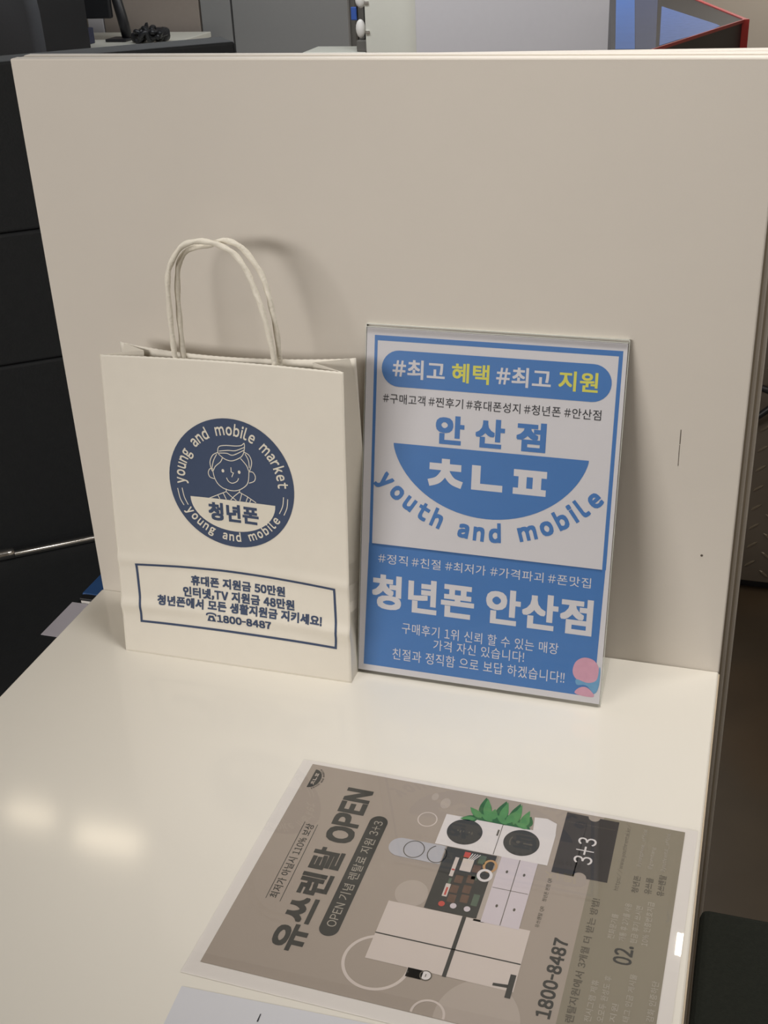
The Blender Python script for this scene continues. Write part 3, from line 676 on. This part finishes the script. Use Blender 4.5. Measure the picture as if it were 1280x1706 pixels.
for s_, a, b, c, d in (('전화문기를', 94.0, 116.6, 35.4, 39.9), ('개통 후 2기를 사용', 94.0, 128.6, 27.8, 32.6), ('현금 후기 쓰시면', 94.0, 128.2, 20.3, 25.0), ('10% 인증번호지급', 94.0, 134.1, 13.0, 17.6),
                       ('전시그램 제휴', 23.8, 57.2, 39.2, 43.8), ('오모두 완성도 후', 25.8, 62.8, 31.7, 36.3), ('지원', 28.0, 42.1, 24.4, 28.6), ('태그 인금 게시물', 30.2, 68.3, 16.4, 20.8), ('감화 인증하단', 34.4, 66.7, 2.0, 6.6)):
    P_('step_lettering', text2(s_, a, b, c, d, .004, 2), M_flylight, 2, 'pale small lettering')

# second sheet, below the flyer
sh = obj('plain_sheet', ([(-.3165, -.4400, .0002), (-.14, -.4340, .0002), (-.14, -.62, .0002), (-.306, -.62, .0002), (-.3165, -.4400, .00035), (-.14, -.4340, .00035), (-.14, -.62, .00035), (-.306, -.62, .00035)],
                         [(0, 1, 2, 3), (7, 6, 5, 4), (0, 4, 5, 1), (1, 5, 6, 2), (2, 6, 7, 3), (3, 7, 4, 0)]), M_bluepaper)
tag(sh, 'plain pale bluish sheet on the desk at the near edge of the taupe flyer', 'paper')
obj('ink_mark', ([tuple(Vector((x, y, .0006))) for x, y in ((-.2580, -.4469), (-.2574, -.4469), (-.2570, -.4530), (-.2580, -.4530))], [(3, 2, 1, 0)]), M_dkink, sh)

# ------------------------------------------------------------------ black chair beyond the left end of the desk
E1 = Vector((.79, .61, 0)).normalized(); E2 = Vector((.61, -.79, 0)).normalized()     # along the chair, towards the viewer
CL = Vector((-1.087, .452, 0))
def cl(a, b, z): return tuple(CL + E1 * a + E2 * b + Vector((0, 0, z)))
def clbox(a0, a1, b0, b1, z0, z1):
    g = box(a0, a1, b0, b1, z0, z1); return [cl(*v) for v in g[0]], [tuple(reversed(f)) for f in g[1]]
chair = thing('black_chair', 'big black upholstered chair with a chrome rail left of the desk', 'chair', (-.9, .5, -T))
bevel(obj('lower_backrest', clbox(-.16, .46, -.12, -.045, -.33, .010), M_black, chair), .004, 3)
bevel(obj('upper_backrest', clbox(-.20, .46, -.122, -.047, .011, .205), M_black, chair), .004, 3)
bevel(obj('headrest', clbox(-.24, .46, -.124, -.049, .206, .435), M_black, chair), .004, 3)
bevel(obj('seat', clbox(-.06, .46, -.044, .44, -.37, -.285), M_black, chair), .015, 3)
obj('chrome_rail', tube([cl(-.012, .0, -.279), cl(0, 0, -.279), cl(.44, 0, -.279)], .0058, 12), M_chrome, chair, True)
obj('rail_joint', tube([cl(-.03, 0, -.276), cl(-.02, 0, -.276), cl(.01, 0, -.276), cl(.02, 0, -.276)], .0088, 12), M_chrome, chair, True)
for a, b in ((.0, -.03), (.42, -.03), (.0, .41), (.42, .41)):
    obj('leg', tube([cl(a, b, -.37), cl(a, b, -T)], .011, 12), M_chrome, chair, True)
pp = obj('paper_slip', ([(-.914, .279, -.2848), (-.85, .279, -.2848), (-.85, .366, -.2848), (-.914, .366, -.2848), (-.914, .279, -.2842), (-.85, .279, -.2842), (-.85, .366, -.2842), (-.914, .366, -.2842)],
                        [(3, 2, 1, 0), (4, 5, 6, 7), (0, 1, 5, 4), (1, 2, 6, 5), (2, 3, 7, 6), (3, 0, 4, 7)]), M_sheetw)
tag(pp, 'white sheet of paper on the black seat, peeking past the left edge of the desk', 'paper')
bf = bevel(obj('blue_folder', box(-.906, -.78, .382, .440, -.2848, -.277), M_bluefold), .002)
tag(bf, 'blue folder on the black seat beside the foot of the divider', 'folder')
dk = thing('card_wallet', 'small dark wallet with a pale edge between the paper and the blue folder', 'wallet', (-.88, .378, -.2848))
bevel(obj('cover', box(-.902, -.83, .3675, .3795, -.2805, -.2765), M_blackpl, dk), .001)
obj('card', box(-.900, -.832, .3678, .3792, -.2848, -.2807), M_whitepl, dk, label='pale card inside')

# ------------------------------------------------------------------ black stool at the right of the desk
st = thing('black_stool', 'dark fabric stool seat tucked against the right edge of the desk', 'stool', (.22, -.28, -T))
bevel(obj('cushion', box(.006, .45, -.55, -.058, -.30, -.225), M_blackfab, st), .008, 3)
bevel(obj('base_board', box(.02, .43, -.53, -.08, -.315, -.30), M_blackpl, st), .003)
for a, b in ((.03, -.52), (.40, -.52), (.03, -.11), (.40, -.11)):
    obj('leg', box(a, a + .025, b, b + .025, -T, -.315), M_blackpl, st)

# ------------------------------------------------------------------ tread-plate counter to the right
ct = thing('tread_plate_counter', 'low counter clad in dark tread plate beyond the right end of the divider', 'counter', (.5, 1.6, -T))
obj('counter_top', box(-.25, 1.2, 1.35, 1.9, .155, .18), M_greyd, ct)
obj('plinth', box(-.2, 1.15, 1.40, 1.88, -T, -.71), M_blackpl, ct)
def tread():
    G = [box(-.22, 1.18, 1.372, 1.88, -.71, .155)]
    return join(*G)
plate = obj('tread_plate', tread(), M_steel, ct)
bars = []
for i in range(0, 34):
    for j in range(0, 18):
        x = -.05 + i * .030; z = -.69 + j * .044 + (.022 if i % 2 else 0)
        a = math.radians(38 if i % 2 else -38); c, s = math.cos(a), math.sin(a); L = .013
        pts = [(-L, 0), (-L * .5, .0026), (L * .5, .0026), (L, 0), (L * .5, -.0026), (-L * .5, -.0026)]
        V = [(x + px * c - pz * s, 1.372, z + px * s + pz * c) for px, pz in pts] + [(x + px * .8 * c - pz * .5 * s, 1.3695, z + px * .8 * s + pz * .5 * c) for px, pz in pts]
        bars.append((V, [tuple(range(6, 12))] + [(k, (k + 1) % 6, 6 + (k + 1) % 6, 6 + k) for k in range(6)]))
obj('raised_tread', join(*bars), M_steelw, plate, label='worn raised lugs of the tread plate')
hk = obj('cable_hook', box(-.050, -.040, 1.340, 1.3695, -.31, -.300), M_blackpl, ct)
cb = obj('black_cable', tube(smooth_path([(.006, 1.340, -.268), (.022, 1.338, -.262), (.045, 1.336, -.27), (.060, 1.336, -.285), (.045, 1.336, -.30), (.026, 1.336, -.318), (.006, 1.338, -.335), (-.02, 1.340, -.345), (-.03, 1.340, -.30), (-.015, 1.340, -.272)], 6, True), .0065, 10, False), M_blackpl, None, True)
tag(cb, 'loop of black cable hanging on the dark tread plate right of the divider', 'cable')

# ------------------------------------------------------------------ glossy black counter with red trim (top right)
rc = thing('red_trimmed_display_table', 'glossy black table with red trim and blue glowing strips behind the divider', 'table', (-.4, 2.6, -T))
A_ = Vector((-.108, 2.565, .26)); Bx = Vector((-.450, 3.68, .26)); Dx = Vector((-.298, 1.963, .26))
def prism(pts, z0, z1):
    n = len(pts); V = [(p[0], p[1], z0) for p in pts] + [(p[0], p[1], z1) for p in pts]
    return V, [tuple(range(n - 1, -1, -1)), tuple(range(n, 2 * n))] + [(i, (i + 1) % n, n + (i + 1) % n, n + i) for i in range(n)]
top = [(-.369, 1.95), Dx, A_, Bx, (-.602, 3.68)]
obj('body', prism(top, -T, .2596), M_blackpl, rc)
obj('glass_top', prism(top, .2598, .262), M_glossblk, rc)
obj('glow_strip', prism([(-.368, 2.02), (-.324, 2.02), (-.456, 3.148), (-.514, 3.157)], .2621, .2625), M_inlay, rc, label='narrow blue glowing strip')  # emissive blue inlays laid on the glass top
obj('glow_strip', prism([(-.323, 2.02), (-.278, 2.02), (-.385, 3.14), (-.455, 3.148)], .2621, .2625), M_inlay2, rc, label='dark navy glowing strip')
obj('glow_patch', prism([(-.275, 2.075), (-.242, 2.179), (-.185, 2.322), (-.161, 2.441), (-.172, 2.48), (-.353, 2.929)], .2621, .2625), M_inlay3, rc, label='pale blue glowing patch on the glass top')
def trim(p, q, w, z0, z1):
    d = (q - p).normalized(); n = Vector((d.y, -d.x, 0)) * w
    return prism([p, q, q + n, p + n], z0, z1)
obj('red_trim', trim(Dx, A_, .004, .257, .2645), M_redp, rc, label='red strip along the front edge')
obj('red_trim', trim(A_ + Vector((-.004, .01, 0)), Bx, .011, .240, .2645), M_redp, rc, label='red strip along the far edge')
obj('red_post', prism([A_ + Vector((-.004, -.012, 0)), A_ + Vector((.014, -.004, 0)), A_ + Vector((.010, .010, 0)), A_ + Vector((-.004, .009, 0))], -T, .2647), M_redp, rc, label='red upright corner strip')

# ------------------------------------------------------------------ far background
# white storage cabinets, their fronts facing the desk
c1 = thing('white_cabinet', 'cool white cabinet front behind the divider, left of the blue strips', 'cabinet', (-1.0, 4.0, -T))
bevel(obj('body', box(-1.388, -.60, 3.95, 4.4, -T, 1.2), M_lilac, c1), .004)
c2 = thing('hinged_cabinet', 'greenish white cabinet side with two metal hinges, next to the hanging keys', 'cabinet', (-1.5, 4.1, -T))
bevel(obj('side_panel', box(-1.618, -1.392, 4.02, 4.4, -T, 1.2), M_white, c2), .004)
for z in (.185, .075):
    bevel(obj('hinge', box(-1.617, -1.598, 4.014, 4.02, z - .007, z + .005), M_chrome, c2), .002)

rd = thing('rear_desk', 'white rear desk carrying the keyboard and monitor, behind the divider', 'desk', (-2.4, 4.4, -T))
bevel(obj('desktop', box(-3.6, -2.63, 4.12, 4.74, -.025, 0), M_white, rd), .003)
obj('front_panel', box(-3.55, -2.66, 4.3, 4.32, -T, -.025), M_lilac, rd)
for x in (-3.55, -2.68):
    obj('side_panel', box(x, x + .02, 4.3, 4.7, -T, -.025), M_white, rd)
gc = thing('grey_cabinet', 'tall grey two-door cabinet standing behind the rear desk', 'cabinet', (-2.2, 5.0, -T))
obj('body', box(-2.70, -1.93, 4.83, 5.3, -T, 1.0), M_greyd, gc)
bevel(obj('door', box(-2.70, -2.545, 4.80, 4.83, -.6, 1.0), M_grey, gc), .002)
bevel(obj('door', box(-2.535, -1.955, 4.80, 4.83, -.6, 1.0), M_grey, gc), .002)
dn = thing('dark_gap_infill', 'dark locker painted as the shaded gap between grey cabinet and white cabinet', 'infill', (-1.75, 5.0, -T))  # dark body stands for the shade of the gap
obj('body', box(-1.925, -1.55, 4.86, 5.3, -T, 1.0), M_greyd, dn)
tc_ = thing('dim_wall_panels', 'taupe panels standing in for the dim wall behind the rear desk', 'cabinet', (-3.0, 5.0, -T))  # stands in for the wall, its dimness put into the taupe
bevel(obj('door', box(-3.32, -3.235, 4.80, 4.83, -.6, 1.0), M_lilac, tc_), .002)
bevel(obj('door', box(-3.228, -2.71, 4.80, 4.83, -.6, 1.0), M_taupe, tc_), .002)
obj('body', box(-3.32, -2.71, 4.83, 5.3, -T, 1.0), M_taupe, tc_)

# things on the rear desk
mon = thing('monitor', 'black monitor with a slanting stand arm on the rear desk', 'monitor', (-3.0, 4.36, 0))
bevel(obj('screen', box(-3.32, -2.95, 4.37, 4.40, .10, .45), M_blackpl, mon), .008)
obj('stand_arm', join(tube([(-2.905, 4.42, .012), (-2.92, 4.42, .10), (-2.945, 4.42, .22), (-3.02, 4.415, .27)], .024, 12)), M_blackpl, mon, True)
bevel(obj('stand_foot', box(-2.99, -2.885, 4.36, 4.46, 0.0005, .014), M_blackpl, mon), .004)
kb = thing('cable_tangle', 'dark heap of cables and adapters on the rear desk beside the monitor stand', 'cables', (-2.66, 4.36, 0))
for i in range(5):
    random.seed(20 + i)
    pts = [(-2.80 + .018 * q + random.uniform(-.012, .02), 4.30 + random.uniform(-.05, .06), .015 + abs(random.uniform(.0, .05))) for q in range(8)]
    obj('cable', tube(smooth_path(pts, 5), .011, 8), M_blackpl, kb, True)
bevel(obj('adapter', box(-2.745, -2.668, 4.34, 4.40, .002, .062), M_blackpl, kb), .02, 3)
bevel(obj('plug', xf(box(-2.845, -2.775, 4.33, 4.38, .002, .045), Matrix()), M_blackpl, kb), .015, 3)
obj('upright_plug', ([(-2.79, 4.33, .04), (-2.755, 4.33, .04), (-2.755, 4.36, .04), (-2.79, 4.36, .04), (-2.762, 4.34, .085), (-2.757, 4.34, .085), (-2.757, 4.35, .085), (-2.762, 4.35, .085)], [(3, 2, 1, 0), (4, 5, 6, 7), (0, 1, 5, 4), (1, 2, 6, 5), (2, 3, 7, 6), (3, 0, 4, 7)]), M_blackpl, kb)
bx = bevel(obj('navy_box', box(-3.125, -3.03, 4.24, 4.34, .0005, .068), mat('navy_card', (62, 64, 82), .6, .3)), .003)
tag(bx, 'small navy box on the rear desk left of the monitor stand', 'box')

# keys hanging by the hinged cabinet
def fob(name, label, cat, x, z, rx, rz, m, grp=None):
    V, F = [], []
    for j in range(9):
        ph_ = math.pi * j / 8
        for k in range(14):
            t = 2 * math.pi * k / 14; V.append((x + rx * math.sin(ph_) * math.cos(t), 4.06 + .012 * math.sin(ph_) * math.sin(t), z - rz * math.cos(ph_)))
    for j in range(8):
        for k in range(14): F.append((j * 14 + k, j * 14 + (k + 1) % 14, (j + 1) * 14 + (k + 1) % 14, (j + 1) * 14 + k))
    o = obj(name, (V, F), m, None, True); tag(o, label, cat, grp); return o
lg = bevel(obj('white_ledge', box(-1.90, -1.625, 4.03, 4.22, -.05, -.004), M_white), .004); tag(lg, 'white ledge below the hanging key fobs', 'ledge')
obj('bracket', box(-1.88, -1.64, 4.05, 4.20, -T, -.05), M_greyd, lg)
rod = thing('hanging_rail', 'thin dark rail the key fobs hang from beside the hinged cabinet', 'rail', (-1.632, 4.06, .0))
obj('upright', tube([(-1.634, 4.075, .001), (-1.634, 4.075, .5)], .006, 8), M_blackpl, rod, True)
bevel(obj('rail_foot', box(-1.665, -1.62, 4.04, 4.11, -.003, .04), M_greyd, rod), .003)
fob('key_fob', 'white oval key fob hanging at the top of the dark rail', 'key fob', -1.645, .192, .024, .032, M_whitepl, 'white key fobs')
fob('key_fob', 'white oval key fob hanging lowest on the dark rail, above its foot', 'key fob', -1.650, .083, .021, .036, M_whitepl, 'white key fobs')
kt = bevel(obj('key_tag', box(-1.688, -1.664, 4.055, 4.065, .115, .165), M_bluepl), .003); tag(kt, 'blue plastic key tag between the two white fobs', 'key tag')

# black office chair and dark cabinet at far upper left
dkc = thing('black_cabinet', 'tall black cabinet behind the rounded black chair back, upper left', 'cabinet', (-3.2, 3.55, -T))
bevel(obj('body', box(-3.95, -2.80, 3.5, 3.9, -T, .60), M_blackpl, dkc), .004)
oc = thing('office_chair', 'black office chair with a rounded back in the upper left corner', 'chair', (-2.55, 2.9, -T))
V, F = [], []
nn = 40
prof = []
for i in range(nn):
    t = 2 * math.pi * i / nn; x = .27 * math.copysign(abs(math.cos(t)) ** .6, math.cos(t)); z = .34 * math.copysign(abs(math.sin(t)) ** .6, math.sin(t)); prof.append((x, z))
for dy, s in ((0, .94), (.02, 1.0), (.06, 1.0), (.08, .94)):
    for x, z in prof: V.append((-2.68 + x * s, 2.85 + dy + .25 * x * x, .16 + z * s))
for j in range(3):
    for i in range(nn): F.append((j * nn + i, j * nn + (i + 1) % nn, (j + 1) * nn + (i + 1) % nn, (j + 1) * nn + i))
F.append(tuple(range(nn - 1, -1, -1))); F.append(tuple(range(3 * nn, 4 * nn)))
obj('backrest', (V, F), mat('charcoal_mesh_back', (66, 67, 70), .8, .3, var=.1, scale=200), oc, True)
bevel(obj('seat', box(-2.92, -2.44, 2.40, 2.87, -.30, -.22), M_black, oc), .03, 3)
obj('gas_column', tube([(-2.68, 2.64, -.30), (-2.68, 2.64, -.66)], .03, 12), M_blackpl, oc, True)
for k in range(5):
    a = 2 * math.pi * k / 5
    obj('base_leg', tube([(-2.68, 2.64, -.66), (-2.68 + .28 * math.cos(a), 2.64 + .28 * math.sin(a), -.715)], .022, 8), M_blackpl, oc, True)
